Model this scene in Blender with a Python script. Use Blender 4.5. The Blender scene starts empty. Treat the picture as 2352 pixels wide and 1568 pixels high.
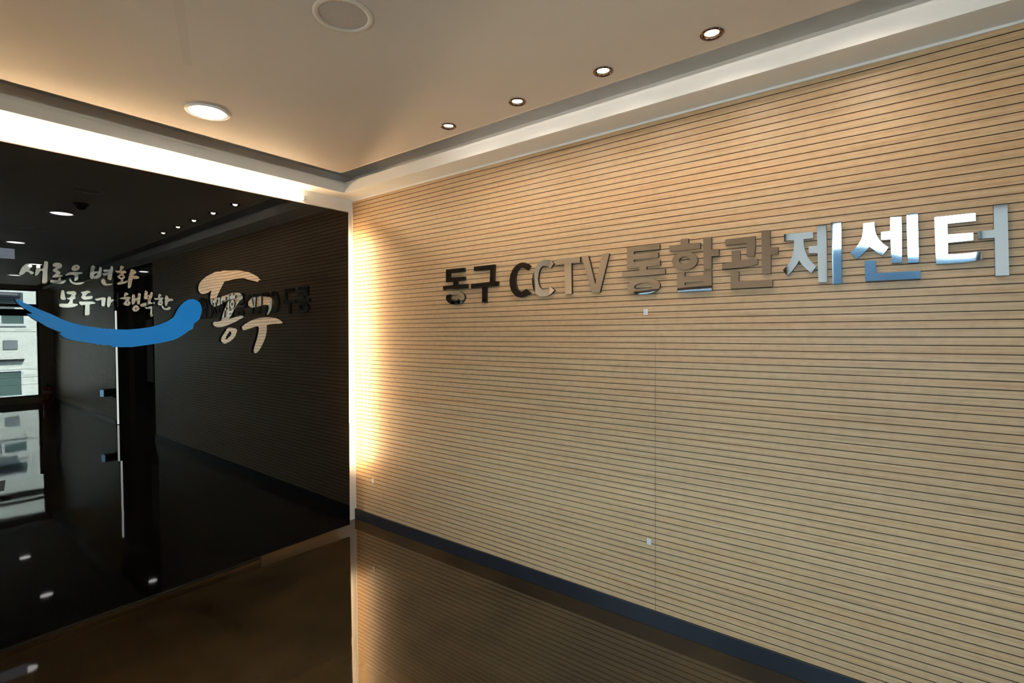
import bpy, bmesh, math, random
from mathutils import Vector, Matrix
random.seed(7)
scene = bpy.context.scene
COL = scene.collection

# ------------------------------------------------------------------ camera
FPX, YAW, PITCH, ROLL = 1168.3, .9146, -.0195, -.0062        # focal length for a 2352 px wide frame
CAM = Vector((-2.5067, -3.5622, 1.5287))
fwd = Vector((math.sin(YAW)*math.cos(PITCH), math.cos(YAW)*math.cos(PITCH), math.sin(PITCH)))
rg0 = Vector((math.cos(YAW), -math.sin(YAW), 0)); up0 = rg0.cross(fwd)
RIGHT = math.cos(ROLL)*rg0 + math.sin(ROLL)*up0
UP = -math.sin(ROLL)*rg0 + math.cos(ROLL)*up0
cd = bpy.data.cameras.new('camera'); cam = bpy.data.objects.new('camera', cd); COL.objects.link(cam)
cd.sensor_fit = 'HORIZONTAL'; cd.sensor_width = 36; cd.lens = 36*FPX/2352; cd.clip_start = .02; cd.clip_end = 1000
cam.matrix_world = Matrix(((RIGHT.x, UP.x, -fwd.x, CAM.x), (RIGHT.y, UP.y, -fwd.y, CAM.y), (RIGHT.z, UP.z, -fwd.z, CAM.z), (0, 0, 0, 1)))
scene.camera = cam

# ------------------------------------------------------------------ view, sky, sun
vs = scene.view_settings
vs.view_transform = 'Standard'; vs.look = 'None'; vs.gamma = 1; vs.use_curve_mapping = False; vs.exposure = 0
SPOT_W, TUBE_L, DISC_L, SKY_L, SUN_L = 34, 84, 42, 17.0, 110
WARM = (1, .70, .40); SPOTC = (1, .82, .64); DISCC = (1, .96, .92)
w = bpy.data.worlds.new('sky'); scene.world = w; w.use_nodes = True
w.node_tree.nodes['Background'].inputs[0].default_value = (.62, .82, 1, 1)
w.node_tree.nodes['Background'].inputs[1].default_value = SKY_L
sl = bpy.data.lights.new('sun', 'SUN'); sl.energy = SUN_L; sl.angle = .03; sl.color = (1, .96, .9)
so = bpy.data.objects.new('sun', sl); COL.objects.link(so); so.location = (0, 0, 20)
so.rotation_euler = Vector((-.25, -.62, -.75)).to_track_quat('-Z', 'Y').to_euler()

# ------------------------------------------------------------------ materials
def mat(name, color=(.8, .8, .8), rough=.5, metal=0, ior=1.5, emit=None, spec=.5):
    m = bpy.data.materials.new(name); m.use_nodes = True
    b = m.node_tree.nodes['Principled BSDF']
    b.inputs['Base Color'].default_value = (*color, 1); b.inputs['Roughness'].default_value = rough
    b.inputs['Metallic'].default_value = metal; b.inputs['IOR'].default_value = ior
    b.inputs['Specular IOR Level'].default_value = spec
    if emit:
        b.inputs['Emission Color'].default_value = (*emit[0], 1); b.inputs['Emission Strength'].default_value = emit[1]
    return m
def nd(m, t, **kw):
    n = m.node_tree.nodes.new(t)
    for k, v in kw.items(): setattr(n, k, v)
    return n
def lk(m, a, b): m.node_tree.links.new(a, b)
def noise(m, scale, size=1, detail=4, rough=.55, dist=0, loc=(0, 0, 0)):
    tc = nd(m, 'ShaderNodeTexCoord'); mp = nd(m, 'ShaderNodeMapping'); mp.inputs['Scale'].default_value = scale; mp.inputs['Location'].default_value = loc
    nz = nd(m, 'ShaderNodeTexNoise'); nz.inputs['Scale'].default_value = size; nz.inputs['Detail'].default_value = detail
    nz.inputs['Roughness'].default_value = rough; nz.inputs['Distortion'].default_value = dist
    lk(m, tc.outputs['Object'], mp.inputs[0]); lk(m, mp.outputs[0], nz.inputs['Vector']); return nz.outputs['Fac']
def ramp(m, fac, stops):
    r = nd(m, 'ShaderNodeValToRGB'); e = r.color_ramp.elements
    while len(e) < len(stops): e.new(.5)
    for k, (p, c) in enumerate(stops): e[k].position = p; e[k].color = (*c, 1)
    lk(m, fac, r.inputs[0]); return r.outputs[0]
def mixc(m, fac, a, b, mode='MIX'):
    x = nd(m, 'ShaderNodeMix', data_type='RGBA', blend_type=mode)
    for sock, v in ((0, fac), (6, a), (7, b)):
        if hasattr(v, 'links'): lk(m, v, x.inputs[sock])
        else: x.inputs[sock].default_value = v if sock == 0 else (*v, 1)
    return x.outputs[2]
def bsdf(m): return m.node_tree.nodes['Principled BSDF']
def bump(m, h, strength, dist):
    b = nd(m, 'ShaderNodeBump'); b.inputs['Strength'].default_value = strength; b.inputs['Distance'].default_value = dist
    lk(m, h, b.inputs['Height']); lk(m, b.outputs[0], bsdf(m).inputs['Normal'])

M = {}
M['white'] = mat('white_paint', (.80, .79, .77), .6)
M['void'] = mat('cove_paint', (.70, .67, .63), .8)
M['ceil'] = mat('ceiling_paint', (.76, .75, .73), .7)
n1 = noise(M['ceil'], (1.2, .25, 1), 1.5, 3)
cc = ramp(M['ceil'], n1, [(.3, (.66, .58, .50)), (.7, (.69, .61, .53))])
def vmath(m, op, a, b):                                            # long faint darker band on the plaster
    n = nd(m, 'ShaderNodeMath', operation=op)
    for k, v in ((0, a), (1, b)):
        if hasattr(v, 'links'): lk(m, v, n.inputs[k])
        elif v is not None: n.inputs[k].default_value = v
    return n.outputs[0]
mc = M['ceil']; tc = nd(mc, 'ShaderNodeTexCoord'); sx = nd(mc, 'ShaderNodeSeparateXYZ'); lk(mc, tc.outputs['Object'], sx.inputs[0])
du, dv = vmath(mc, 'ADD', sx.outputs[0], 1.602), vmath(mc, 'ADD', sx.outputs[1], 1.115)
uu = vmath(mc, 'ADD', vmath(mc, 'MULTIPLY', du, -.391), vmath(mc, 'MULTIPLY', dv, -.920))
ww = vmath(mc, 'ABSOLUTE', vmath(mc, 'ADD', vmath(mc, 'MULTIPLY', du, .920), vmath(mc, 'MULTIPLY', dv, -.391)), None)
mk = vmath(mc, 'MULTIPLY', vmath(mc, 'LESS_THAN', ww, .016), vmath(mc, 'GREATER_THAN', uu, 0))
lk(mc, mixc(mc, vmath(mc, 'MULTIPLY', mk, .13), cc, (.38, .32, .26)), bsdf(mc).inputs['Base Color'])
M['greywall'] = mat('grey_wall_paint', (.74, .69, .63), .6)
M['beige'] = mat('beige_wall_paint', (.55, .50, .42), .6)
# oak laminate with fine level grain
m = M['wood'] = mat('oak_laminate', (.6, .42, .24), .42)
fine = noise(m, (1, 2.2, 230), 1, 5, .6)
broad = noise(m, (1, .55, 26), 1, 3, .6, .4, (3, 1, 0))
fleck = noise(m, (1, 26, 34), 1, 2, .5, 0, (0, 5, 0))
c1 = ramp(m, fine, [(.28, (.40, .255, .14)), (.52, (.55, .38, .225)), (.75, (.65, .465, .29))])
c2 = ramp(m, broad, [(.32, (1, .90, .80)), (.5, (.99, .98, .96)), (.68, (.90, .93, .90))])
c3 = ramp(m, fleck, [(.36, (.93, .92, .90)), (.55, (1, 1, 1))])
lk(m, mixc(m, 1.0, mixc(m, 1.0, c1, c2, 'MULTIPLY'), c3, 'MULTIPLY'), bsdf(m).inputs['Base Color'])
M['groove'] = mat('dark_groove', (.05, .024, .015), .7)
# epoxy floor: brown swirls under a clear wet looking film
m = M['floor'] = mat('brown_epoxy', (.03, .02, .01), .03, ior=1.62)
s1 = noise(m, (.8, .8, 1), 1.3, 6, .6, 1.6); s2 = noise(m, (1, 1, 1), .6, 3, .5, .6, (4, 2, 0))
c1 = ramp(m, s1, [(.25, (.018, .013, .007)), (.48, (.045, .031, .014)), (.66, (.070, .045, .019)), (.85, (.10, .056, .026))])
c2 = ramp(m, s2, [(.35, (.55, .55, .50)), (.65, (1.2, 1.1, 1.0))])
lk(m, mixc(m, 1.0, c1, c2, 'MULTIPLY'), bsdf(m).inputs['Base Color'])
bump(m, noise(m, (1, 1, 1), 2.2, 2, .5), .08, .004)
M['navy'] = mat('navy_baseboard', (.011, .014, .022), .45)
M['glass_black'] = mat('black_glass', (.002, .002, .002), 0.0, ior=1.5)
M['edge'] = mat('polished_glass_edge', (.42, .42, .44), .10, 1)
m = M['steel'] = mat('mirror_steel', (.80, .79, .78), .03, 1)
bump(m, noise(m, (1, 1, 1), 4, 1, .4), .06, .01)
m = M['mirror'] = mat('mirror_acrylic', (.86, .83, .80), .015, 1)
bump(m, noise(m, (1, 1, 1), 4, 1, .4), .10, .01)
M['black'] = mat('black_acrylic', (.006, .006, .006), .35)
M['blue'] = mat('blue_acrylic', (.002, .27, .86), .35, spec=.25)
M['chrome'] = mat('dark_bronze_chrome', (.14, .09, .07), .15, 1)
M['whitetrim'] = mat('white_metal', (.82, .81, .80), .35)
M['lamp'] = mat('spot_lamp_glow', (1, 1, 1), .4, emit=((1, .84, .55), 11))
M['disc'] = mat('diffuser_glow', (1, 1, 1), .4, emit=(DISCC, DISC_L))
M['tube'] = mat('tube_glow', (1, 1, 1), .4, emit=(WARM, TUBE_L))
m = M['grille'] = mat('speaker_mesh', (.50, .44, .40), .6)
vv = nd(m, 'ShaderNodeTexVoronoi'); vv.inputs['Scale'].default_value = 260
tc = nd(m, 'ShaderNodeTexCoord'); lk(m, tc.outputs['Object'], vv.inputs['Vector'])
lk(m, ramp(m, vv.outputs['Distance'], [(.15, (.40, .35, .31)), (.45, (.56, .49, .44))]), bsdf(m).inputs['Base Color'])
M['darkframe'] = mat('dark_aluminium', (.012, .012, .012), .4)
M['blackpaint'] = mat('matt_black', (.01, .01, .01), .5)
M['stainless'] = mat('brushed_stainless', (.75, .75, .74), .22, 1)
M['red'] = mat('red_enamel', (.42, .012, .012), .25)
M['maroon'] = mat('maroon_sign_paint', (.10, .008, .012), .4)
M['paper'] = mat('white_paper', (.75, .75, .72), .6)
M['smoke'] = mat('smoked_dome', (.01, .01, .012), .08)
M['paleblue'] = mat('pale_blue_face', (.35, .62, .85), .4, emit=((.35, .75, 1), 7))
M['hose'] = mat('black_rubber', (.015, .015, .015), .6)
M['yellow'] = mat('yellow_tag', (.7, .45, .05), .5)
M['plate'] = mat('zinc_plate', (.72, .72, .76), .4)
M['dot'] = mat('screw_dark', (.10, .10, .13), .5)
m = M['brick'] = mat('white_brick', (.75, .76, .72), .8)
tc = nd(m, 'ShaderNodeTexCoord'); mp = nd(m, 'ShaderNodeMapping'); mp.inputs['Rotation'].default_value = (math.pi/2, 0, 0)
bt = nd(m, 'ShaderNodeTexBrick'); bt.inputs['Color1'].default_value = (.72, .74, .68, 1); bt.inputs['Color2'].default_value = (.60, .63, .57, 1)
bt.inputs['Mortar'].default_value = (.88, .88, .84, 1); bt.inputs['Scale'].default_value = 1
bt.inputs['Brick Width'].default_value = .24; bt.inputs['Row Height'].default_value = .075; bt.inputs['Mortar Size'].default_value = .011
lk(m, tc.outputs['Object'], mp.inputs[0]); lk(m, mp.outputs[0], bt.inputs['Vector']); lk(m, bt.outputs['Color'], bsdf(m).inputs['Base Color'])
M['winglass'] = mat('building_window', (.10, .16, .15), .1)
M['winframe'] = mat('building_frame', (.75, .78, .80), .5)
M['greyplate'] = mat('grey_sign_plate', (.22, .24, .26), .5)
M['navyaw'] = mat('navy_awning', (.015, .018, .035), .5)
M['asphalt'] = mat('asphalt', (.14, .14, .14), .9)
m = M['hill'] = mat('hazy_forest', (.10, .13, .16), .95, spec=0)
lk(m, ramp(m, noise(m, (1, 1, 1.6), .05, 5), [(.35, (.0028, .0065, .0115)), (.65, (.0055, .011, .019))]), bsdf(m).inputs['Base Color'])
m = M['pane'] = bpy.data.materials.new('clear_window_glass'); m.use_nodes = True
m.node_tree.nodes.remove(bsdf(m)); out = m.node_tree.nodes['Material Output']
tr = nd(m, 'ShaderNodeBsdfTransparent'); tr.inputs[0].default_value = (.90, .95, .93, 1); gl = nd(m, 'ShaderNodeBsdfGlossy'); gl.inputs['Roughness'].default_value = 0
fr = nd(m, 'ShaderNodeFresnel'); fr.inputs[0].default_value = 1.45; mx = nd(m, 'ShaderNodeMixShader')
lk(m, fr.outputs[0], mx.inputs[0]); lk(m, tr.outputs[0], mx.inputs[1]); lk(m, gl.outputs[0], mx.inputs[2]); lk(m, mx.outputs[0], out.inputs[0])

m = M['frost'] = bpy.data.materials.new('frosted_film'); m.use_nodes = True
m.node_tree.nodes.remove(bsdf(m)); out = m.node_tree.nodes['Material Output']
tl = nd(m, 'ShaderNodeBsdfTranslucent'); tl.inputs[0].default_value = (.36, .35, .345, 1); df = nd(m, 'ShaderNodeBsdfDiffuse'); df.inputs[0].default_value = (.30, .30, .30, 1)
ad = nd(m, 'ShaderNodeAddShader'); lk(m, tl.outputs[0], ad.inputs[0]); lk(m, df.outputs[0], ad.inputs[1]); lk(m, ad.outputs[0], out.inputs[0])

# ------------------------------------------------------------------ helpers
def obj(name, bm, material, parent=None, smooth=False, kind=None):
    me = bpy.data.meshes.new(name); bmesh.ops.recalc_face_normals(bm, faces=bm.faces) if smooth != 'raw' else None
    bm.to_mesh(me); bm.free()
    o = bpy.data.objects.new(name, me); COL.objects.link(o)
    for mm in (material if isinstance(material, (list, tuple)) else [material]): me.materials.append(mm)
    if smooth is True:
        for p in me.polygons: p.use_smooth = True
    if parent is not None: o.parent = parent
    if kind: o['kind'] = kind
    return o
def tag(o, label, cat, group=None):
    o['label'] = label; o['category'] = cat
    if group: o['group'] = group
    return o
def thing(name, label, cat, loc=(0, 0, 0), group=None):
    o = bpy.data.objects.new(name, None); COL.objects.link(o); o.location = loc; o.empty_display_size = .05
    return tag(o, label, cat, group)
def dup(root, loc, label, group=None):
    r = root.copy(); COL.objects.link(r); r.location = loc; r['label'] = label
    for ch in list(root.children):
        c = ch.copy(); COL.objects.link(c); c.parent = r
        for g in list(ch.children):
            d = g.copy(); COL.objects.link(d); d.parent = c
    return r
def box(bm, x0, x1, y0, y1, z0, z1, bev=0):
    r = bmesh.ops.create_cube(bm, size=1)
    for v in r['verts']:
        v.co = Vector((x0+(x1-x0)*(v.co.x+.5), y0+(y1-y0)*(v.co.y+.5), z0+(z1-z0)*(v.co.z+.5)))
    if bev:
        es = list({e for v in r['verts'] for e in v.link_edges})
        bmesh.ops.bevel(bm, geom=es, offset=bev, segments=2, affect='EDGES', profile=.5)
    return bm
def bx(*a, **k): return box(bmesh.new(), *a, **k)
def lathe(prof, n=48, cap=False, axis='Z'):
    bm = bmesh.new(); rings = []
    for r, z in prof:
        if r < 1e-6: rings.append([bm.verts.new((0, 0, z))])
        else: rings.append([bm.verts.new((r*math.cos(2*math.pi*i/n), r*math.sin(2*math.pi*i/n), z)) for i in range(n)])
    for a, b in zip(rings, rings[1:]):
        for i in range(n):
            j = (i+1) % n
            q = [a[i % len(a)], a[j % len(a)], b[j % len(b)], b[i % len(b)]]
            u = []
            for v in q:
                if v not in u: u.append(v)
            if len(u) > 2: bm.faces.new(u)
    return bm
def tube(bm, pts, r, n=10):
    pts = [Vector(p) for p in pts]; rings = []
    for i, p in enumerate(pts):
        d = (pts[min(i+1, len(pts)-1)]-pts[max(i-1, 0)]).normalized()
        a = d.orthogonal().normalized(); b = d.cross(a)
        if rings:                                     # keep the frame from twisting
            a = (rings[-1][1]-d*rings[-1][1].dot(d)).normalized(); b = d.cross(a)
        rings.append(([bm.verts.new(p+r*(math.cos(t)*a+math.sin(t)*b)) for t in [2*math.pi*k/n for k in range(n)]], a))
    for (u, _), (v, _) in zip(rings, rings[1:]):
        for k in range(n): bm.faces.new((u[k], u[(k+1) % n], v[(k+1) % n], v[k]))
    bm.faces.new(rings[0][0][::-1]); bm.faces.new(rings[-1][0]); return bm
def loops_fill(bm, loops):
    es = []; vl = []
    for lp in loops:
        vs_ = [bm.verts.new(p) for p in lp]; vl.append(vs_)
        es += [bm.edges.new((vs_[i], vs_[(i+1) % len(vs_)])) for i in range(len(vs_))]
    r = bmesh.ops.triangle_fill(bm, use_beauty=True, use_dissolve=False, edges=es)
    return vl, [f for f in r['geom'] if isinstance(f, bmesh.types.BMFace)]
def rays(px, py): return (px-1176)/FPX*RIGHT + (784-py)/FPX*UP + fwd
def on_plane(px, py, o, n):
    d = rays(px, py); return CAM + ((o-CAM).dot(n)/d.dot(n))*d

# ------------------------------------------------------------------ the room
H1, ZF, ZC, HB, L, W = 2.60, 2.663, 2.683, .0845, -12.7, -2.95
DY0, DY1 = -5.42, -7.5                                        # doorway in the wooden wall
obj('floor', bx(W-.2, 1.2, L-.2, .2, -.1, 0), M['floor'], kind='structure')
# wooden wall: grooved sheet, 79 slats, butt joints every 2.44 m
def grooved(y0, y1, z0=HB, z1=H1):
    bm = bmesh.new(); prof = [(0, z0)]
    g0 = HB+.028; pitch = (H1-.0315-g0)/78; hw = .0018; dp = .004
    for k in range(79):
        z = g0+k*pitch
        if z-hw <= z0 or z+hw >= z1: continue
        prof += [(0, z-hw), (dp, z-hw), (dp, z+hw), (0, z+hw)]
    prof.append((0, z1))
    a = [bm.verts.new((x, y0, z)) for x, z in prof]; b = [bm.verts.new((x, y1, z)) for x, z in prof]
    for i in range(len(prof)-1):
        f = bm.faces.new((a[i], a[i+1], b[i+1], b[i]))
        f.material_index = 0 if prof[i][0] == 0 and prof[i+1][0] == 0 else 1
    bk = [bm.verts.new(p) for p in ((.12, y0, z0), (.12, y0, z1), (.12, y1, z1), (.12, y1, z0))]
    bm.faces.new(bk); bm.faces.new((a[-1], b[-1], bk[2], bk[1])); bm.faces.new((a[0], bk[0], bk[3], b[0]))
    return bm
JO = [0, -2.5565, -4.9965, DY0]
wr = bmesh.new()
def merge(dst, src):
    me = bpy.data.meshes.new('tmp'); src.to_mesh(me); src.free(); dst.from_mesh(me); bpy.data.meshes.remove(me)
for y0, y1 in ((0, -2.5557), (-2.5573, -4.9957), (-4.9973, DY0), (DY1, -9.94), (-9.9416, L)):
    merge(wr, grooved(y0, y1))
for a in ((.004, .12, -2.5573, -2.5557, HB, H1), (.004, .12, -4.9973, -4.9957, HB, H1)):
    r0 = len(wr.faces); box(wr, *a); wr.faces.ensure_lookup_table()
    for f in wr.faces[r0:]: f.material_index = 1
merge(wr, grooved(DY0, DY1, 2.58, H1))
obj('wall_right', wr, [M['wood'], M['groove']], kind='structure', smooth='raw')
bm = bmesh.new(); box(bm, -.012, .12, DY0, 0, 0, HB, .0015); box(bm, -.012, .12, L, DY1, 0, HB, .0015)
obj('baseboard_right', bm, M['navy'], kind='structure')
obj('wall_end', bx(W-.15, .12, 0, .15, 0, 2.9), M['white'], kind='structure')
# soffit round the ceiling tray: lower lip and a set-back upper strip
def soffit(name, under, lip, strip, back):
    bm = bmesh.new(); box(bm, *under, H1, H1+.014); box(bm, *lip, H1, ZF, .0012); box(bm, *strip, H1+.014, ZC)
    n = len(bm.faces); box(bm, *back, H1+.014, ZC+.09); bm.faces.ensure_lookup_table()
    for f in bm.faces[n:]: f.material_index = 1
    obj(name, bm, [M['white'], M['void']], kind='structure')
soffit('trim_1', (-.155, .12, L, 0), (-.175, -.155, L, -.1464), (-.165, -.150, L, -.1464), (-.02, 0, L, 0))
soffit('trim_2', (W, -.155, -.1264, 0), (W, -.155, -.1464, -.1264), (W, -.150, -.1364, -.1214), (W, -.02, -.02, 0))
soffit('trim_3', (W, W+.155, L, -.1464), (W+.155, W+.175, L, -.1464), (W+.150, W+.165, L, -.1464), (W, W+.02, L, -.02))
obj('trim_4', bx(-.008, .0, L, 0, 2.589, H1, .001), M['whitetrim'], kind='structure')          # bead over the wood
obj('trim_5', bx(-.004, .0, -.006, 0, HB, 2.589), M['whitetrim'], kind='structure')            # corner bead

# downlight and speaker positions, holes cut through the ceiling for the recessed ones
SPOTS = [(-.44, -1.53), (-.442, -2.015), (-.444, -2.495), (-.44, -2.962), (-.437, -3.44)]
DISCS = [(-1.352, -.682), (-1.365, -3.08), (-1.42, -5.43), (-.93, -7.83), (-.93, -10.05)]
SPEAK = [(-1.393, -1.94), (-1.405, -4.26)]
def circ(x, y, z, r, n=32): return [(x+r*math.cos(2*math.pi*i/n), y+r*math.sin(2*math.pi*i/n), z) for i in range(n)]
bm = bmesh.new(); cx0, cx1, cy0, cy1, rr = W+.295, -.285, L+.3, -.322, .045
vl, _ = loops_fill(bm, [[(cx0, cy0, ZC), (cx1-rr, cy0, ZC), (cx1-rr, cy1, ZC), (cx0, cy1, ZC)]] + [circ(x, y, ZC, .033) for x, y in SPOTS])
arc = [(cx1-rr+rr*math.sin(a), ZC+rr-rr*math.cos(a)) for a in [math.pi/2*k/6 for k in range(7)]]+[(cx1, ZC+.09)]
for (xa, za), (xb, zb) in zip(arc, arc[1:]):                       # eased edge along the wooden wall
    f = bm.faces.new([bm.verts.new(p) for p in ((xa, cy0, za), (xb, cy0, zb), (xb, cy1, zb), (xa, cy1, za))]); f.smooth = True
for y in (cy0, cy1): bm.faces.new([bm.verts.new((xa, y, za)) for xa, za in arc]+[bm.verts.new((cx1-rr, y, ZC+.09))])
for (x0, y0), (x1, y1) in (((cx0, cy1), (cx1-rr, cy1)), ((cx0, cy0), (cx0, cy1)), ((cx0, cy0), (cx1-rr, cy0))):
    bm.faces.new([bm.verts.new(p) for p in ((x0, y0, ZC), (x1, y1, ZC), (x1, y1, ZC+.09), (x0, y0, ZC+.09))])
bmesh.ops.remove_doubles(bm, verts=bm.verts, dist=1e-5)
n = len(bm.faces); box(bm, W-.15, .12, L-.15, .15, ZC+.09, 2.9); bm.faces.ensure_lookup_table()
for f in bm.faces[n:]: f.material_index = 1
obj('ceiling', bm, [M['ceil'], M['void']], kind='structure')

# left wall with two windows, far end wall with the big window
def wall_holes(axis, pos, thick, u0, u1, z0, z1, holes):
    """a wall built of boxes round rectangular openings (u0,u1,z0,z1)"""
    bm = bmesh.new(); us = sorted({u0, u1, *[h[0] for h in holes], *[h[1] for h in holes]})
    for a, b in zip(us, us[1:]):
        hs = sorted([h for h in holes if h[0] <= a+1e-6 and h[1] >= b-1e-6], key=lambda h: h[2]); z = z0
        for h in hs+[None]:
            top = h[2] if h else z1
            if top > z+1e-6:
                if axis == 'x': box(bm, min(pos, pos+thick), max(pos, pos+thick), a, b, z, top)
                else: box(bm, a, b, min(pos, pos+thick), max(pos, pos+thick), z, top)
            if h: z = h[3]
    return bm
LW = [(-4.42, -2.64, .95, 2.52), (-2.02, -1.12, .95, 1.985)]
obj('wall_left', wall_holes('x', W, -.15, L-.15, .15, 0, 2.9, LW), M['greywall'], kind='structure')
EW = (-2.6, -.25, .14, 2.60)
obj('wall_back', wall_holes('y', L, -.15, W-.15, 1.2, 0, 2.9, [EW]), M['beige'], kind='structure')
def window(name, axis, pos, thick, u0, u1, z0, z1, fw, bars_u=(), bars_z=()):
    """frame on the opening with mullions and one glass pane as children"""
    bm = bmesh.new()
    def b(a0, a1, c0, c1):
        if axis == 'x': box(bm, pos-thick, pos-.02, a0, a1, c0, c1, .003)
        else: box(bm, a0, a1, pos-thick, pos-.02, c0, c1, .003)
    b(u0, u0+fw, z0, z1); b(u1-fw, u1, z0, z1); b(u0, u1, z0, z0+fw); b(u0, u1, z1-fw, z1)
    for u, hw in bars_u: b(u-hw, u+hw, z0, z1)
    for z, hw in bars_z: b(u0, u1, z-hw, z+hw)
    o = obj(name, bm, M['darkframe'], kind='structure')
    g = bmesh.new(); t = pos-thick*.6
    if axis == 'x': box(g, t-.004, t+.004, u0+.01, u1-.01, z0+.01, z1-.01)
    else: box(g, u0+.01, u1-.01, t-.004, t+.004, z0+.01, z1-.01)
    obj('glass_pane', g, M['pane'], o); return o
window('window_1', 'y', L, .10, *EW, .03, [(-1.4, .03)], [(2.075, .075), (2.235, .035)])
w2 = window('window_2', 'x', W, .10, *LW[0], .025, [(-4.02, .014), (-3.03, .014)])
for a, b in ((-4.40, -4.03), (-3.02, -2.66)): obj('frosted_panel', bx(W-.05, W-.044, a, b, .97, 2.50), M['frost'], w2)
window('window_3', 'x', W, .10, *LW[1], .03)
for nm, (ax, pos, h) in {'a': ('y', L, EW), 'b': ('x', W, LW[0]), 'c': ('x', W, LW[1])}.items():       # light portals just outside the openings
    al = bpy.data.lights.new('daylight_portal', 'AREA'); al.shape = 'RECTANGLE'; al.size = h[1]-h[0]; al.size_y = h[3]-h[2]; al.cycles.is_portal = True
    ao = bpy.data.objects.new('daylight_portal', al); COL.objects.link(ao)
    uc, zc_ = (h[0]+h[1])/2, (h[2]+h[3])/2
    ao.location = (uc, pos-.16, zc_) if ax == 'y' else (pos-.16, uc, zc_)
    ao.rotation_euler = (math.pi/2, 0, math.pi) if ax == 'y' else (math.pi/2, 0, -math.pi/2)

# doorway recess in the wooden wall
bm = bmesh.new(); box(bm, 0.12, .55, DY1-.12, DY1, 0, 2.7); box(bm, 0.02, .12, DY1-.005, DY1, 0, 2.58)
obj('trim_6', bm, M['blackpaint'], kind='structure')
bm = bmesh.new(); box(bm, .12, .55, DY0, DY0+.12, 0, 2.7); box(bm, .001, .12, DY0-.005, DY0, 0, 2.58)
obj('trim_7', bm, M['greywall'], kind='structure')
obj('trim_8', bx(.0, .55, DY1, DY0, 2.58, 2.7), M['white'], kind='structure')
d = obj('door_1', bx(.45, .55, DY1, DY0, 0, 2.58), M['darkframe'], kind='structure')
for y0, y1 in ((DY1+.04, DY1+1.02), (DY1+1.06, DY0-.04)):
    lf = obj('door_leaf', bx(.43, .452, y0, y1, .02, 2.3, .002), M['glass_black'], d)
    obj('door_handle', tube(bmesh.new(), [(.44, y0+.12 if y0 > -7 else y1-.12, .75), (.39, y0+.12 if y0 > -7 else y1-.12, .80), (.39, y0+.12 if y0 > -7 else y1-.12, 1.35), (.44, y0+.12 if y0 > -7 else y1-.12, 1.40)], .014), M['stainless'], lf, True)
    obj('bottom_rail', bx(.425, .43, y0, y1, .02, .13), M['stainless'], lf)
t = thing('daylight_slit_glow', 'glowing strip added as a daylight slit beside the doorway mirrored in the black glass', 'daylight slit', (.01, DY1, 0))  # added emitter imitating a slit of daylight beside the doorway
obj('slit_channel', bx(-.006, .03, -.004, .012, 0, 1.96), M['stainless'], t); obj('diffuser', bx(-.001, .025, .0121, .016, .01, 1.95), mat('slit_glow', (1, 1, 1), .4, emit=((.92, 1, .92), 16)), t)
bm = bx(.20, .27, DY1, DY1+.012, 0, 2.45); tag(obj('door_stile', bm, mat('grey_stile', (.20, .19, .15), .4)), 'dull grey upright strip inside the doorway, seen mirrored in the black glass', 'strip')
tag(obj('wall_notice', bx(.418, .424, -7.35, -7.02, .72, 1.8), mat('grey_notice', (.30, .30, .30), .5)), 'tall grey notice on the dark glass door in the mirrored doorway', 'notice')
t = thing('wall_box', 'black box with a glowing pale blue face sticking out beside the mirrored doorway', 'box', (-.06, DY1-.06, .49))
obj('casing', bx(-.10, .06, -.05, .05, 0, .125, .006), M['blackpaint'], t); obj('front_face', bx(-.135, -.098, -.045, .045, .004, .121, .01), M['paleblue'], t)
obj('support_bracket', bx(.03, .062, -.02, .02, -.03, .02), M['blackpaint'], t)
dl = lathe([(0, -.004), (.055, -.004), (.06, -.002), (.06, 0)], 32)
o = obj('ceiling_light', dl, M['disc']); o.location = (.25, -6.77, 2.58); tag(o, 'small round white ceiling light inside the mirrored doorway', 'ceiling light')

# ------------------------------------------------------------------ black glass panel
PO = Vector((-1.0, -.175, 1.3)); th, ph = -.016, .002
PN = Vector((math.sin(th), -math.cos(th), math.sin(ph))).normalized()           # faces the corridor
def pp(px, py, off=0): return on_plane(px, py, PO+PN*off, PN)
q_tl = pp(0, 320.3); q_tr = pp(801.5, 486); q_br = pp(804.5, 1205); q_bl = pp(0, 1495)
q_tl = q_tl+(q_tl-q_tr)*.165; q_bl = q_br+(q_bl-q_br)*1.165
q_bl.x = q_tl.x = (q_bl.x+q_tl.x)/2
def at_z(a, b, z): return a+(b-a)*((z-a.z)/(b.z-a.z))
ZS = .833
def pane(corners, rim, twist=0):
    bm = bmesh.new(); f = [Vector(c) for c in corners]; c0 = sum(f, Vector())/4
    if twist: f = [c0+Matrix.Rotation(twist, 3, 'Z') @ (v-c0) for v in f]
    a = [bm.verts.new(v) for v in f]; b = [bm.verts.new(v-PN*.014) for v in f]
    bm.faces.new(a); bm.faces.new(b[::-1])
    for i in range(4): bm.faces.new((a[i], b[i], b[(i+1) % 4], a[(i+1) % 4]))
    bmesh.ops.recalc_face_normals(bm, faces=bm.faces)
    fr = [e for e in bm.edges if all(v in a for v in e.verts) and any(set(e.verts) == {a[i], a[(i+1) % 4]} for i in rim)]
    r = bmesh.ops.bevel(bm, geom=fr, offset=.0075, segments=1, affect='EDGES')
    for fc in bm.faces: fc.material_index = 0 if abs(fc.normal.dot(PN)) > .9 or abs(fc.normal.z) > .95 and fc.calc_center_median().z < 2 else 1
    return bm
t = thing('glass_panel', 'large black mirror-gloss glass panel standing in front of the lit end wall', 'panel', (0, 0, 0))
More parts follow.
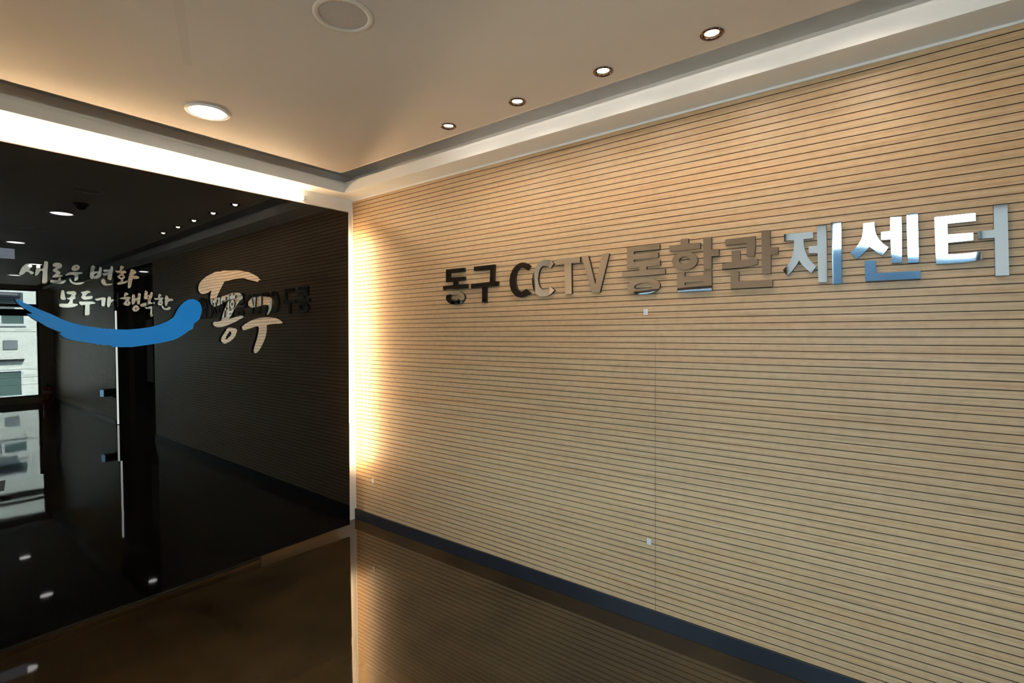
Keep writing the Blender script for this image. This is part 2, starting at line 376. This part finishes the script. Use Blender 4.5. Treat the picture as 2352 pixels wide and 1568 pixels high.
obj('upper_pane', pane([q_tl, q_tr, at_z(q_tr, q_br, ZS+.0002), at_z(q_tl, q_bl, ZS+.0002)], (0, 1, 3)), [M['glass_black'], M['edge']], t)
obj('lower_pane', pane([at_z(q_tl, q_bl, ZS-.0002), at_z(q_tr, q_br, ZS-.0002), q_br, q_bl], (1, 2, 3), -.0022), [M['glass_black'], M['edge']], t)
for x in (-2.2, -1.45, -.6):
    y = PO.y-(x-PO.x)*PN.x/PN.y
    for z in (.5, 1.2, 2.1): obj('wall_bracket', bx(x-.02, x+.02, y+.0142, -.0005, z-.02, z+.02, .003), M['stainless'], t)

obj('joint_light_block', bx(-2.36, -.185, PO.y+.018, PO.y+.024, ZS-.05, ZS+.05), M['blackpaint'], t)  # added unseen strip, keeps tube light from showing through the joint
obj('gap_dark_strip', bx(-2.3, -.84, -.12, -.10, 0, .14), M['blackpaint'], t)  # added unseen black strip, darkens the floor gap below the panel

# hidden light tubes behind the panel
tt = thing('light_tube', 'glowing level tube along the top of the end wall over the black panel', 'light tube', (-1.40, -.018, 2.531), 'hidden light tubes round the panel')
obj('tube', tube(bmesh.new(), [(-.95, 0, 0), (.96, 0, 0)], .008, 12), M['tube'], tt, True)
for a in (-.98, .96): obj('end_holder', bx(a, a+.03, -.013, .018, -.016, .016, .002), M['whitetrim'], tt)
tt = thing('light_tube', 'glowing upright tube behind the right edge of the black panel', 'light tube', (-.115, -.05, 1.30), 'hidden light tubes round the panel')
obj('tube', tube(bmesh.new(), [(0, 0, -.84), (0, 0, 1.0)], .008, 12), mat('bright_tube_glow', (1, 1, 1), .4, emit=(WARM, TUBE_L*1.5)), tt, True)
for a in (-.87, 1.0): obj('end_holder', bx(-.013, .013, -.01, .05, a, a+.03, .002), M['whitetrim'], tt)

lt = dup(tt, (-2.47, -.05, 1.15), 'dimmer upright tube behind the left edge of the black panel')
for c in lt.children:
    if c.name.startswith('tube'): c.data = c.data.copy(); c.data.materials[0] = mat('dim_tube_glow', (1, 1, 1), .4, emit=(WARM, 26))

# ------------------------------------------------------------------ traced lettering
def P(s, sc, ox, oy):
    v = [float(a) for a in s.replace(';', ' ').replace(',', ' ').split()]
    return [(ox+v[i]/sc, oy+v[i+1]/sc) for i in range(0, len(v), 2)]
def ell(cx, cy, rx, ry, rot, sc, ox, oy, n=40):
    c, s = math.cos(math.radians(rot)), math.sin(math.radians(rot)); r = []
    for i in range(n):
        a = 2*math.pi*i/n; x, y = rx*math.cos(a), ry*math.sin(a); r.append((ox+(cx+x*c-y*s)/sc, oy+(cy+x*s+y*c)/sc))
    return r
def chaikin(p, it):
    for _ in range(it):
        q = []
        for i in range(len(p)):
            a, b = p[i], p[(i+1) % len(p)]
            q += [(a[0]*.75+b[0]*.25, a[1]*.75+b[1]*.25), (a[0]*.25+b[0]*.75, a[1]*.25+b[1]*.75)]
        p = q
    return p
def cut_shape(name, loops, plane_o, plane_n, depth, face_m, side_m, parent, pivot, tilt=(0, 0)):
    """one cut-out stroke: polished face plus its dark edge as a sub-part"""
    R3 = [[on_plane(x, y, plane_o, plane_n)-pivot for x, y in lp] for lp in loops]
    bm = bmesh.new(); vl, fs = loops_fill(bm, R3)
    for f in fs:
        f.normal_update()
        if f.normal.dot(plane_n) < 0: f.normal_flip()
    face = obj(name, bm, face_m, parent, smooth='raw')
    sb = bmesh.new(); ed = plane_n*depth; eps = plane_n*.0006
    for lp in R3:
        a = [sb.verts.new(p) for p in lp]; b = [sb.verts.new(p-ed) for p in lp]
        for i in range(len(lp)): sb.faces.new((a[i], a[(i+1) % len(lp)], b[(i+1) % len(lp)], b[i]))
    bmesh.ops.recalc_face_normals(sb, faces=sb.faces)
    obj('edge_band', sb, side_m, face, smooth='raw'); return face
def letter(name, label, cat, group, strokes, o, n, depth, face_m, side_m, sm=0, tilt=0):
    allp = [on_plane(x, y, o, n) for nm, lps in strokes for lp in lps for x, y in lp]
    piv = Vector((sum(p.x for p in allp), sum(p.y for p in allp), sum(p.z for p in allp)))/len(allp)
    if len(strokes) == 1 and False: pass
    t = thing(name, label, cat, piv, group)
    for nm, lps in strokes: cut_shape(nm, [chaikin(lp, sm) if sm else lp for lp in lps], o, n, depth, face_m, side_m, t, piv)
    return t
WO, WN = Vector((-.016, 0, 0)), Vector((-1, 0, 0))
GS = 'steel letters on the slatted wooden wall'
def steel(label, strokes): return letter('sign_letter', label, 'sign letter', GS, strokes, WO, WN, .0162, M['steel'], M['black'])
A = (14.256, 1000, 600); B = (4.9, 980, 560); C_ = (4.704, 1400, 520); D_ = (4.112, 1780, 440)
steel('dark-looking steel syllable 동, first letter at the left end of the wooden wall sign', [
    ('consonant', [P('345,268 945,205 947,340 472,388 472,532 957,492 957,622 712,655 712,762 1048,735 1048,878 262,945 245,812 582,775 582,668 345,685', *A)]),
    ('ring', [ell(650, 1185, 308, 228, -4, *A), ell(648, 1182, 178, 94, -4, *A)])])
steel('dark-looking steel syllable 구 just left of the Latin letters on the wooden wall', [
    ('consonant', [P('1258,175 1940,98 1918,642 2050,650 2050,800 1665,835 1665,1355 1525,1355 1525,850 1165,880 1165,738 1775,672 1797,278 1260,318', *A)])])
steel('blackish steel letter C, the left one of the two Cs', [('stroke', [P('1165,250 1150,230 1115,213 1080,208 1040,218 1000,245 965,290 942,345 931,410 935,470 950,525 980,568 1018,595 1060,604 1100,596 1135,577 1168,552 1117,505 1095,525 1065,537 1037,528 1013,500 1000,455 996,400 1001,350 1013,310 1035,280 1060,266 1085,266 1110,280 1135,297', *B)])])
steel('gold-gleaming steel letter C, the right one of the two Cs', [('stroke', [P('1430,220 1410,195 1375,178 1335,174 1290,188 1250,225 1215,285 1192,350 1185,415 1190,475 1205,525 1235,567 1275,590 1320,592 1365,582 1400,560 1438,522 1395,482 1370,505 1335,518 1300,512 1275,490 1260,450 1252,400 1258,345 1268,300 1285,265 1310,247 1335,243 1360,250 1395,272', *B)])])
steel('pale bronze-looking steel letter T on the wooden wall', [('stroke', [P('1455,172 1725,145 1725,208 1628,217 1632,562 1560,565 1550,230 1455,238', *B)])])
steel('pale bronze-looking steel letter V on the wooden wall', [('stroke', [P('1742,138 1818,133 1898,455 1975,115 2055,108 1948,545 1860,547', *B)])])
steel('brownish steel syllable 통 with three bars over a flat ring, right of the V', [
    ('consonant', [P('188,228 540,190 540,245 262,272 262,300 525,278 525,335 262,360 262,385 545,362 545,420 398,435 398,465 600,452 600,512 140,548 140,490 320,475 320,442 190,452', *C_)]),
    ('ring', [ell(368, 646, 178, 88, -5, *C_), ell(370, 646, 105, 39, -5, *C_)])])
steel('steel syllable 합 with a hooded ring and an open box below it', [
    ('consonant', [P('768,138 852,130 852,182 980,175 980,238 650,270 645,208 768,195', *C_)]),
    ('ring', [ell(813, 371, 138, 98, -6, *C_), ell(810, 367, 60, 42, -6, *C_)]),
    ('vowel', [P('1012,122 1100,112 1100,247 1180,242 1180,315 1103,322 1103,458 1018,462', *C_)]),
    ('final_consonant', [P('728,505 810,498 810,538 1015,523 1018,482 1102,475 1104,692 732,708', *C_), P('812,605 1012,592 1012,620 812,635', *C_)])])
steel('grey steel syllable 관 between the hooded-ring letter and the whitish letters', [
    ('consonant', [P('1250,140 1575,102 1575,220 1565,322 1480,318 1482,180 1252,205', *C_)]),
    ('stroke', [P('1318,268 1410,260 1410,365 1600,345 1602,405 1530,425 1440,440 1330,452 1215,460 1215,400 1322,385', *C_)]),
    ('vowel', [P('1640,45 1735,38 1738,225 1822,220 1822,298 1742,305 1742,508 1648,510', *C_)]),
    ('final_consonant', [P('1305,492 1396,487 1396,592 1760,577 1760,648 1310,672', *C_)])])
steel('bright steel syllable 제, third letter from the right end of the sign', [
    ('consonant', [P('85,403 360,377 360,440 270,448 272,495 285,555 310,620 345,665 393,705 345,768 295,730 255,690 228,648 205,690 165,745 120,795 72,742 115,695 150,640 172,580 180,520 180,460 87,465', *D_)]),
    ('vowel', [P('395,323 485,315 495,855 410,857 403,580 320,582 318,515 400,508', *D_)]),
    ('stroke', [P('528,292 624,283 632,868 543,873', *D_)])])
steel('white-gleaming steel syllable 센 with a long foot stroke, second letter from the right end', [
    ('consonant', [P('835,300 938,287 942,360 955,405 985,455 1025,495 1070,525 1015,605 965,575 920,540 892,518 860,555 815,600 768,635 712,572 755,535 795,490 820,440 832,380', *D_)]),
    ('vowel', [P('1088,242 1195,233 1200,668 1102,675 1092,450 1003,455 1003,382 1090,372', *D_)]),
    ('stroke', [P('1242,208 1348,198 1360,668 1255,675', *D_)]),
    ('final_consonant', [P('848,655 952,647 953,768 1375,748 1375,820 853,847', *D_)])])
steel('largest-looking steel syllable 터 at the right end of the sign', [
    ('consonant', [P('1506,242 1898,200 1898,275 1628,303 1632,405 1872,388 1874,458 1632,482 1634,593 1750,588 1850,578 1950,562 1960,635 1880,655 1800,667 1700,675 1522,683', *D_)]),
    ('vowel', [P('2065,122 2196,107 2212,788 2082,795 2074,435 1920,445 1918,375 2068,358', *D_)])])

# handwritten slogan and mark on the black panel
GO = PO+PN*.0162
GH = 'mirrored handwriting on the black panel'
def hand(label, strokes, sm=2, yaw=0):
    t = letter('slogan_letter', label, 'slogan letter', GH, strokes, GO, PN, .0118, M['mirror'], M['black'], sm)
    t.rotation_euler.z = math.radians(yaw); return t
E1 = (13.067, 30, 590); E2 = (16.8, 195, 600); E3 = (14.7, 125, 655); E4 = (16.8, 265, 655)
Z5 = (10.69, 440, 610); Z6 = (9.8, 470, 660)
hand('silvery handwritten syllable 새, leftmost of the upper slogan line', [
    ('consonant', [P('170,515 205,440 240,345 310,265 390,205 460,195 520,220 585,285 480,375 480,400 560,425 630,465 615,500 570,520 530,510 480,460 420,430 370,455 320,510 270,535 210,535', *E1)]),
    ('vowel', [P('645,550 668,450 690,340 705,260 745,230 790,245 815,290 812,350 860,365 905,330 925,230 940,135 940,128 1040,128 1050,180 1045,300 1030,420 1030,600 1022,805 950,812 865,790 880,600 895,400 830,410 790,460 760,520 700,560', *E1)])])
hand('silvery handwritten syllable 로, second of the upper slogan line', [
    ('consonant', [P('1185,235 1220,190 1300,168 1390,175 1450,205 1478,265 1450,320 1380,350 1305,385 1380,420 1425,465 1420,505 1345,550 1455,540 1505,572 1420,592 1300,612 1200,612 1172,595 1235,530 1305,482 1250,450 1200,425 1185,390 1240,345 1320,305 1240,298 1195,275', *E1)]),
    ('vowel', [P('1345,700 1355,660 1395,615 1440,620 1425,700 1520,700 1605,692 1560,750 1500,800 1380,803 1200,795 1115,765 1120,700 1160,685 1220,700', *E1)])])
hand('silvery handwritten syllable 운 with a tiny ring on top, third of the upper slogan line', [
    ('ring', [ell(1878, 326, 128, 90, -18, *E1, n=24), ell(1900, 312, 28, 16, -10, *E1, n=14)]),
    ('vowel', [P('1560,545 1640,480 1720,450 1900,455 2100,455 2080,500 2020,515 1950,515 1955,600 1950,680 1870,722 1835,710 1850,620 1845,530 1700,530 1590,560', *E1)]),
    ('final_consonant', [P('1680,640 1720,640 1750,700 1800,755 1900,770 2020,765 2160,755 2090,805 2010,838 1900,835 1800,815 1720,765 1675,690', *E1)])])
hand('silvery handwritten syllable 변, fourth of the upper slogan line', [
    ('consonant', [P('190,600 200,450 215,300 240,200 290,150 350,160 410,225 385,280 360,330 355,400 440,385 530,390 548,300 550,215 600,212 650,240 655,330 640,450 630,560 560,630 450,675 340,655 290,685 230,660', *E2), P('345,565 360,500 420,465 505,455 490,495 430,550 370,578', *E2)]),
    ('vowel', [P('700,345 740,310 850,318 960,320 985,260 1005,190 1050,172 1092,230 1085,350 1055,480 1040,620 1022,722 950,722 875,690 882,600 890,515 800,552 735,555 690,512 672,460 760,452 870,430 925,395 890,390 820,410 745,405 710,380', *E2)]),
    ('final_consonant', [P('620,760 650,690 710,662 760,690 790,780 820,850 900,870 1000,855 1170,825 1080,880 980,920 860,938 740,930 650,860', *E2)])])
hand('silvery handwritten syllable 화, last of the upper slogan line', [
    ('tick', [P('1335,345 1345,240 1380,162 1440,172 1520,220 1490,270 1420,320 1385,358', *E2)]),
    ('consonant', [P('1145,365 1260,362 1400,355 1540,355 1590,390 1605,445 1550,455 1480,470 1500,530 1560,590 1550,640 1475,680 1465,780 1560,770 1652,720 1652,800 1560,850 1400,890 1290,915 1220,850 1300,800 1385,770 1390,695 1310,670 1245,610 1300,530 1430,455 1290,462 1230,440', *E2), P('1350,600 1390,555 1430,545 1470,575 1450,615 1390,635', *E2)]),
    ('vowel', [P('1720,480 1760,360 1800,295 1850,305 1945,345 2000,420 1970,480 1900,500 1880,560 1950,545 2050,560 2120,620 2080,670 1960,680 1870,665 1840,700 1820,800 1800,900 1770,1000 1715,1045 1660,1010 1658,900 1665,760 1690,600', *E2)])], yaw=3.6)
hand('silvery handwritten syllable 모 with a wide foot stroke, leftmost of the lower slogan line', [
    ('stroke', [P('200,440 215,300 225,180 280,152 330,180 345,300 370,430 400,470 330,490 250,485', *E3)]),
    ('consonant', [P('405,240 440,205 540,200 640,188 710,215 748,270 715,325 690,365 725,430 680,462 625,480 620,540 615,620 720,620 810,640 770,680 700,715 540,750 300,750 190,725 160,690 165,640 200,612 320,622 465,620 500,560 540,480 460,485 412,425 500,415 545,385 600,300 480,308 415,280', *E3)])])
hand('silvery handwritten syllable 두 in the lower slogan line, right of the wide-footed one', [
    ('consonant', [P('865,228 960,215 1060,195 1140,170 1190,205 1245,245 1130,260 1095,310 1050,345 1060,385 1130,370 1210,355 1280,360 1298,400 1260,460 1160,472 1020,494 940,450 890,400 935,350 950,290', *E3)]),
    ('vowel', [P('830,560 860,540 960,550 1100,545 1250,548 1340,560 1400,605 1340,625 1190,635 1185,700 1190,850 1185,1000 1090,1015 1015,1000 1030,850 1050,655 990,660 930,675 850,645', *E3)])])
hand('silvery handwritten syllable 가, third of the lower slogan line, partly dark', [
    ('consonant', [P('1360,462 1450,440 1580,410 1680,405 1738,425 1730,500 1710,600 1700,695 1640,712 1588,690 1590,580 1590,500 1540,505 1460,522 1390,495', *E3)]),
    ('vowel', [P('1768,600 1785,430 1830,375 1890,385 1915,440 1908,490 1960,468 2060,478 2112,505 2112,240 2165,240 2172,755 2110,755 2112,545 2040,530 1910,560 1890,650 1850,745 1790,745', *E3)])])
hand('silvery handwritten syllable 행 with two rings, fourth of the lower slogan line', [
    ('tick', [P('330,455 335,340 380,275 430,268 515,335 490,365 420,400 385,430 370,458', *E4)]),
    ('consonant', [P('155,492 250,470 370,445 480,440 560,445 605,490 560,540 510,560 580,640 580,720 530,785 450,795 360,770 300,720 350,640 410,565 380,545 250,530 180,518', *E4), P('435,690 450,650 480,640 495,675 470,715', *E4)]),
    ('vowel', [P('625,620 640,420 665,348 710,338 760,370 765,470 790,530 815,490 860,470 870,380 880,305 940,292 992,320 980,450 960,600 952,722 900,732 840,715 835,620 820,590 770,620 755,700 690,748 635,735', *E4)]),
    ('ring', [P('640,900 690,820 780,750 850,765 920,840 945,910 880,988 770,1018 690,992', *E4), P('757,900 780,868 815,868 827,905 800,938 768,925', *E4)])], yaw=3.6)
hand('silvery handwritten syllable 복 with a long tail, fifth of the lower slogan line', [
    ('consonant', [P('1098,450 1120,300 1140,205 1180,196 1262,265 1235,330 1225,385 1300,370 1350,345 1360,265 1400,245 1452,290 1440,390 1400,500 1365,580 1355,655 1420,670 1520,640 1572,680 1520,722 1350,720 1260,760 1130,815 1010,830 940,770 960,730 1080,690 1210,665 1230,590 1260,548 1150,552 1100,520', *E4), P('1232,452 1270,423 1312,428 1290,472 1240,488', *E4)]),
    ('final_consonant', [P('1130,850 1180,828 1230,870 1260,850 1310,815 1400,800 1478,800 1475,880 1465,1000 1455,1200 1400,1215 1345,1200 1355,1000 1365,890 1290,912 1210,918', *E4)])], yaw=3.6)
hand('silvery handwritten syllable 한, last of the lower slogan line', [
    ('tick', [P('1650,480 1650,370 1690,326 1740,338 1788,395 1730,430 1710,460 1700,482', *E4)]),
    ('consonant', [P('1475,502 1580,495 1700,472 1845,466 1870,500 1820,550 1790,565 1830,620 1842,690 1800,762 1730,780 1650,748 1628,690 1660,620 1720,556 1640,558 1530,558', *E4), P('1726,692 1750,652 1778,675 1770,712 1740,718', *E4)]),
    ('vowel', [P('1910,600 1915,450 1935,398 1990,392 2030,430 2050,510 2140,508 2210,530 2250,585 2140,602 2050,622 2020,680 1990,785 1950,810 1918,760', *E4)]),
    ('final_consonant', [P('1780,800 1830,772 1860,830 1900,880 1980,885 2050,838 2100,822 2150,880 2100,942 2000,962 1900,948 1815,892', *E4)])])
big1 = P('165,560 170,500 190,440 240,370 330,285 430,225 520,185 600,145 720,145 780,115 870,122 1000,120 1110,108 1240,128 1330,150 1400,155 1500,205 1620,265 1660,315 1705,358 1650,350 1640,375 1640,405 1560,380 1400,345 1280,300 1180,310 1050,325 900,370 810,378 780,440 700,590 650,700 605,815 700,768 850,725 960,685 1060,655 1100,668 1150,652 1210,690 1262,770 1240,820 1180,870 1130,930', *Z5) \
     + P('705,430 660,500 620,590 560,690 530,716 650,680 780,640 860,635 910,655 820,700 700,770 560,830 440,880 270,897 200,850 182,820 215,768 280,775 350,760 380,730 400,640 440,520 490,400 520,330 575,258 470,310 380,375 300,410 240,437 180,410 140,360 125,290 130,200 140,120', *Z6) \
     + P('495,585 430,650 330,692 240,692 180,645', *Z5)
def big(label, strokes): return letter('brush_letter', label, 'slogan letter', GH, strokes, GO, PN, .0118, M['mirror'], M['black'], 1)
big('large brush-written mirror syllable 동 with a sweeping top stroke, right of the blue swoosh', [
    ('consonant', [big1]),
    ('ring', [P('365,1170 400,1090 470,990 510,910 570,900 690,915 738,962 710,1030 690,1100 620,1180 520,1245 445,1267 385,1230', *Z6), P('468,1182 470,1140 520,1040 570,978 607,1010 600,1060 540,1130', *Z6)])])
big('large brush-written mirror syllable 구 nearest the right edge of the black panel', [
    ('consonant', [P('975,370 990,310 1060,240 1160,210 1320,195 1450,205 1540,260 1562,330 1540,430 1490,540 1440,605 1415,620 1400,600 1440,520 1450,440 1420,382 1290,405 1160,445 1070,455 1000,430', *Z6)]),
    ('vowel', [P('835,900 850,870 960,790 1100,720 1250,685 1420,668 1570,680 1680,720 1735,765 1762,800 1680,815 1580,815 1395,838 1400,900 1395,1000 1370,1120 1320,1240 1250,1380 1190,1460 1140,1482 1105,1455 1110,1370 1150,1240 1190,1120 1215,1000 1227,868 1130,880 1000,930 900,962 850,950', *Z6)])])
Z7 = (9.8, 0, 670); Z8 = (9.408, 230, 670)
sw = P('340,155 440,190 540,245 700,310 900,400 1150,500 1400,620 1650,705 1900,765 2150,800 2300,822', *Z7) \
   + P('40,795 140,795 150,805 185,805 195,797 340,810 600,815 850,795 1100,760 1300,700 1450,635 1560,570 1590,540 1620,490 1670,390 1740,290 1830,210 1920,165 2000,155 2090,180 2150,230 2185,300 2200,390 2185,480 2150,580 2080,650 2030,680 2015,740 2000,800 1930,830 1850,890 1740,965 1650,1012 1560,1045 1300,1105 1000,1150 700,1190 500,1195 290,1190 230,1160 195,1148 60,1152 20,1130', *Z8) \
   + P('2310,1192 2270,1180 2210,1192 2140,1160 2030,1155 1990,1140 1800,1115 1600,1080 1450,1035 1380,985 1325,940 1385,925 1370,910 1200,845 1050,780 900,690 750,605 600,490 740,490 650,430 500,340 410,275 365,220 350,180', *Z7)
piv = pp(250, 760, .0152)
t = thing('swoosh', 'bright blue smile-shaped swoosh under the slogan on the black panel', 'emblem', piv)
cut_shape('swoosh_face', [sw], GO, PN, .0118, M['blue'], M['black'], t, piv)

# ------------------------------------------------------------------ ceiling fixtures
GP = 'small spotlights in a row along the wooden wall'
sp = thing('spotlight', '', 'spotlight', (0, 0, 0), GP)
obj('trim_ring', lathe([(.0435, 0), (.0445, -.002), (.043, -.005), (.037, -.0055), (.0335, -.004), (.032, .001), (.033, .012)], 48), M['chrome'], sp, True)
obj('housing', lathe([(.0325, .004), (.0325, .075), (0, .075)], 32), M['chrome'], sp, True)
obj('gimbal_ring', lathe([(.0318, .006), (.0310, .002), (.0285, .001), (.026, .004), (.0255, .012)], 40), M['stainless'], sp, True)
obj('lamp', lathe([(0, .0005), (.016, .001), (.0235, .0035)], 32), M['lamp'], sp)
slab = ['spotlight nearest the black panel, at the low left end of the row on the ceiling', 'second spotlight from the black panel, beside the wooden wall', 'third spotlight from the black panel, beside the wooden wall', 'fourth spotlight from the black panel, largest-looking one at the upper right of the ceiling', 'fifth spotlight from the black panel, seen only as the last dot of the mirrored row']
for k, (x, y) in enumerate(SPOTS):
    if k == 0: sp.location = (x, y, ZC); sp['label'] = slab[0]
    else: dup(sp, (x, y, ZC), slab[k])
    ld = bpy.data.lights.new('spot_beam', 'SPOT'); ld.energy = SPOT_W; ld.color = SPOTC; ld.spot_size = math.radians(170); ld.spot_blend = 1; ld.shadow_soft_size = .02
    lo = bpy.data.objects.new('spot_beam', ld); COL.objects.link(lo); lo.location = (x, y, ZC+.0045)
GD = 'round white downlights in the ceiling'
dc = thing('downlight', '', 'downlight', (0, 0, 0), GD)
obj('trim_ring', lathe([(.104, 0), (.104, -.004), (.101, -.007), (.086, -.0065), (.0805, -.003), (.0805, 0)], 64), M['whitetrim'], dc, True)
obj('diffuser', lathe([(0, -.0035), (.078, -.003), (.081, -.001)], 48), M['disc'], dc)
dlab = ['large round glowing downlight in the ceiling near the black panel', 'round downlight behind the camera, largest white oval mirrored in the black panel', 'round downlight second in the mirrored row, under the mirrored ceiling speaker', 'round downlight far down the corridor, mirrored at the first slogan letter', 'farthest round downlight, mirrored low at the left edge of the black panel']
for k, (x, y) in enumerate(DISCS):
    if k == 0: dc.location = (x, y, ZC); dc['label'] = dlab[0]
    else: dup(dc, (x, y, ZC), dlab[k])
GK = 'round ceiling speakers'
sk = thing('ceiling_speaker', 'unlit round speaker grille at the top edge of the photo', 'speaker', (*SPEAK[0], ZC), GK)
obj('rim', lathe([(.105, 0), (.105, -.004), (.102, -.007), (.094, -.007), (.086, -.004), (.085, 0)], 64), mat('speaker_rim', (.70, .64, .57), .5), sk, True)
obj('grille', lathe([(0, -.0035), (.05, -.0035), (.0855, -.002)], 48), M['grille'], sk, True)
dup(sk, (*SPEAK[1], ZC), 'faint unlit round speaker seen only mirrored between two downlights')
t = thing('dome_camera', 'small dark ceiling dome seen mirrored above the largest mirrored downlight', 'dome camera', (-1.33, -2.5, ZC))
obj('base', lathe([(.055, 0), (.055, -.012), (.047, -.018), (0, -.018)], 40), M['blackpaint'], t, True)
obj('dome', lathe([(.042, -.018), (.040, -.030), (.030, -.045), (.015, -.053), (0, -.055)], 40), M['smoke'], t, True)
t = thing('hanging_sign', 'pale glowing rectangular ceiling sign mirrored at the left edge of the black panel', 'sign', (-1.67, -5.1, 2.44))
obj('sign_box', bx(-.2, .2, -.02, .02, 0, .115, .004), mat('pale_blue_glow', (.62, .68, .80), .4, emit=((.72, .82, 1), 4)), t)
obj('hanger', bx(-.012, .012, -.008, .008, .11, ZC-2.44), M['whitetrim'], t)

# small plates on the wood
GL = 'small metal plates on the wooden wall'
def plate(px, py, label, wd, ht):
    c = on_plane(px, py, Vector((0, 0, 0)), WN)
    t = thing('wall_plate', label, 'plate', c, GL)
    obj('plate', bx(-.003, 0, -wd/2, wd/2, -ht/2, ht/2, .001), M['plate'], t)
    for dy, dz in ((.12, .30), (.1, -.28), (.12, .04), (-.2, -.1)):
        bm = lathe([(0, .0008), (.0016, .0006), (.0018, 0)], 12); bm.transform(Matrix.Translation((-.003, dy*wd, dz*ht)) @ Matrix.Rotation(-math.pi/2, 4, 'Y'))
        obj('screw', bm, M['dot'], t)
plate(1483.5, 716.5, 'tiny pale metal plate below the steel syllable 통, left of the panel joint', .022, .030)
plate(1491, 1243, 'tiny pale metal plate low on the wood near the dark baseboard, left of the joint', .022, .030)
plate(857, 1104, 'tiny pale plate in the bright glow near the corner, low on the wood', .026, .034)

# fire extinguisher at the far end (seen mirrored)
t = thing('fire_extinguisher', 'red fire extinguisher on a base at the far corner, mirrored in the black panel', 'fire extinguisher', (-.155, L+.17, 0))
obj('base', lathe([(0, 0), (.125, 0), (.12, .03), (.09, .05), (0, .05)], 32), M['red'], t, True)
b = obj('cylinder', lathe([(0, .05), (.075, .05), (.08, .07), (.08, .30), (.07, .345), (.035, .37), (.025, .385), (0, .385)], 40), M['red'], t, True)
obj('label_band', lathe([(.0812, .20), (.0812, .275)], 40), M['paper'], b, True)
v = obj('valve', lathe([(0, .385), (.02, .385), (.022, .42), (0, .42)], 20), M['blackpaint'], t, True)
obj('handle', bx(-.012, .012, -.01, .09, .425, .445, .004), M['blackpaint'], v)
obj('hose', tube(bmesh.new(), [(0, .02, .405), (.05, .05, .40), (.09, .06, .33), (.10, .05, .2), (.09, .04, .09)], .010), M['hose'], t, True)
obj('safety_tag', bx(-.03, 0, .082, .086, .10, .17), M['yellow'], t)

# ------------------------------------------------------------------ outside the windows
YB = -20
bm = bmesh.new(); box(bm, -7, 3, YB-4, YB, -5, 7)
bd = tag(obj('brick_building', bm, M['brick']), 'white brick building outside the end window, mirrored in the black panel', 'building')
def bwin(x0, x1, z0, z1):
    f = bmesh.new(); 
    for q in ((x0-.07, x0, z0-.07, z1+.07), (x1, x1+.07, z0-.07, z1+.07), (x0, x1, z0-.07, z0), (x0, x1, z1, z1+.07)): box(f, q[0], q[1], YB, YB+.05, q[2], q[3])
    fo = obj('window', f, M['winframe'], bd); obj('window_glass', bx(x0, x1, YB, YB+.02, z0, z1), M['winglass'], fo)
bwin(-1.1, .35, 2.62, 2.98); bwin(-.17, .35, 1.95, 2.24); bwin(-.9, .26, -.40, .39); bwin(-3.2, -1.8, -.4, .39); bwin(-3.2, -1.8, 1.95, 2.98)
tag(obj('awning', bx(-.9, .27, YB+.06, YB+.35, 2.74, 2.95, .08), M['navyaw']), 'dark rounded awning box on the brick building, mirrored at the left edge', 'awning')
tag(obj('name_plate', bx(-.14, .2, YB+.001, YB+.031, 1.12, 1.42, .004), M['greyplate']), 'grey plate on the white brick building, mirrored in the black panel', 'plate')
tag(obj('drip_ledge', bx(-.9, .34, YB+.001, YB+.12, .74, .79), M['darkframe']), 'thin dark ledge above the lower window of the brick building', 'ledge')
for k, (z, lb) in enumerate(((1.70, 'overhead cable crossing the brick building above the grey plate'), (.51, 'overhead cable crossing the brick building just above its lower window'), (.25, 'overhead cable crossing the upper part of the lower brick building window'), (.03, 'lowest overhead cable crossing the lower window of the brick building'))):
    tag(obj('cable', tube(bmesh.new(), [(-7, YB+1.2, z+.05), (-3, YB+1.2, z-.02), (0, YB+1.2, z-.01), (3, YB+1.2, z-.03)], .006, 6), M['blackpaint'], smooth=True), lb, 'cable', 'overhead cables outside')
t = thing('sign_board', 'dark red upright sign board outside, mirrored at the left edge of the photo', 'sign', (-1.0, L-1.2, -5))
obj('board', bx(-.13, .06, -.03, .03, 5.74, 6.70, .005), M['maroon'], t); obj('pole', bx(-.06, -.02, -.02, .02, 0, 5.75), M['maroon'], t)
obj('outdoor_ground', bx(-170, 40, -60, 60, -5.2, -5), M['asphalt'], kind='structure')
bm = bmesh.new(); rows = []
for i in range(61):
    y = -260+i*8.0; 
    hgt = 18.2+2.6*math.sin(i*.41)+1.6*math.sin(i*1.13+1)+.8*math.sin(i*2.7)
    rows.append([bm.verts.new(p) for p in ((-118, y, -5), (-126, y, hgt*.35+random.uniform(-.6, .6)), (-136, y, hgt*.75+random.uniform(-.6, .6)), (-146, y, hgt), (-175, y, -5))])
for a, b in zip(rows, rows[1:]):
    for k in range(4): bm.faces.new((a[k], a[k+1], b[k+1], b[k]))
obj('hills', bm, M['hill'], kind='structure', smooth=True)
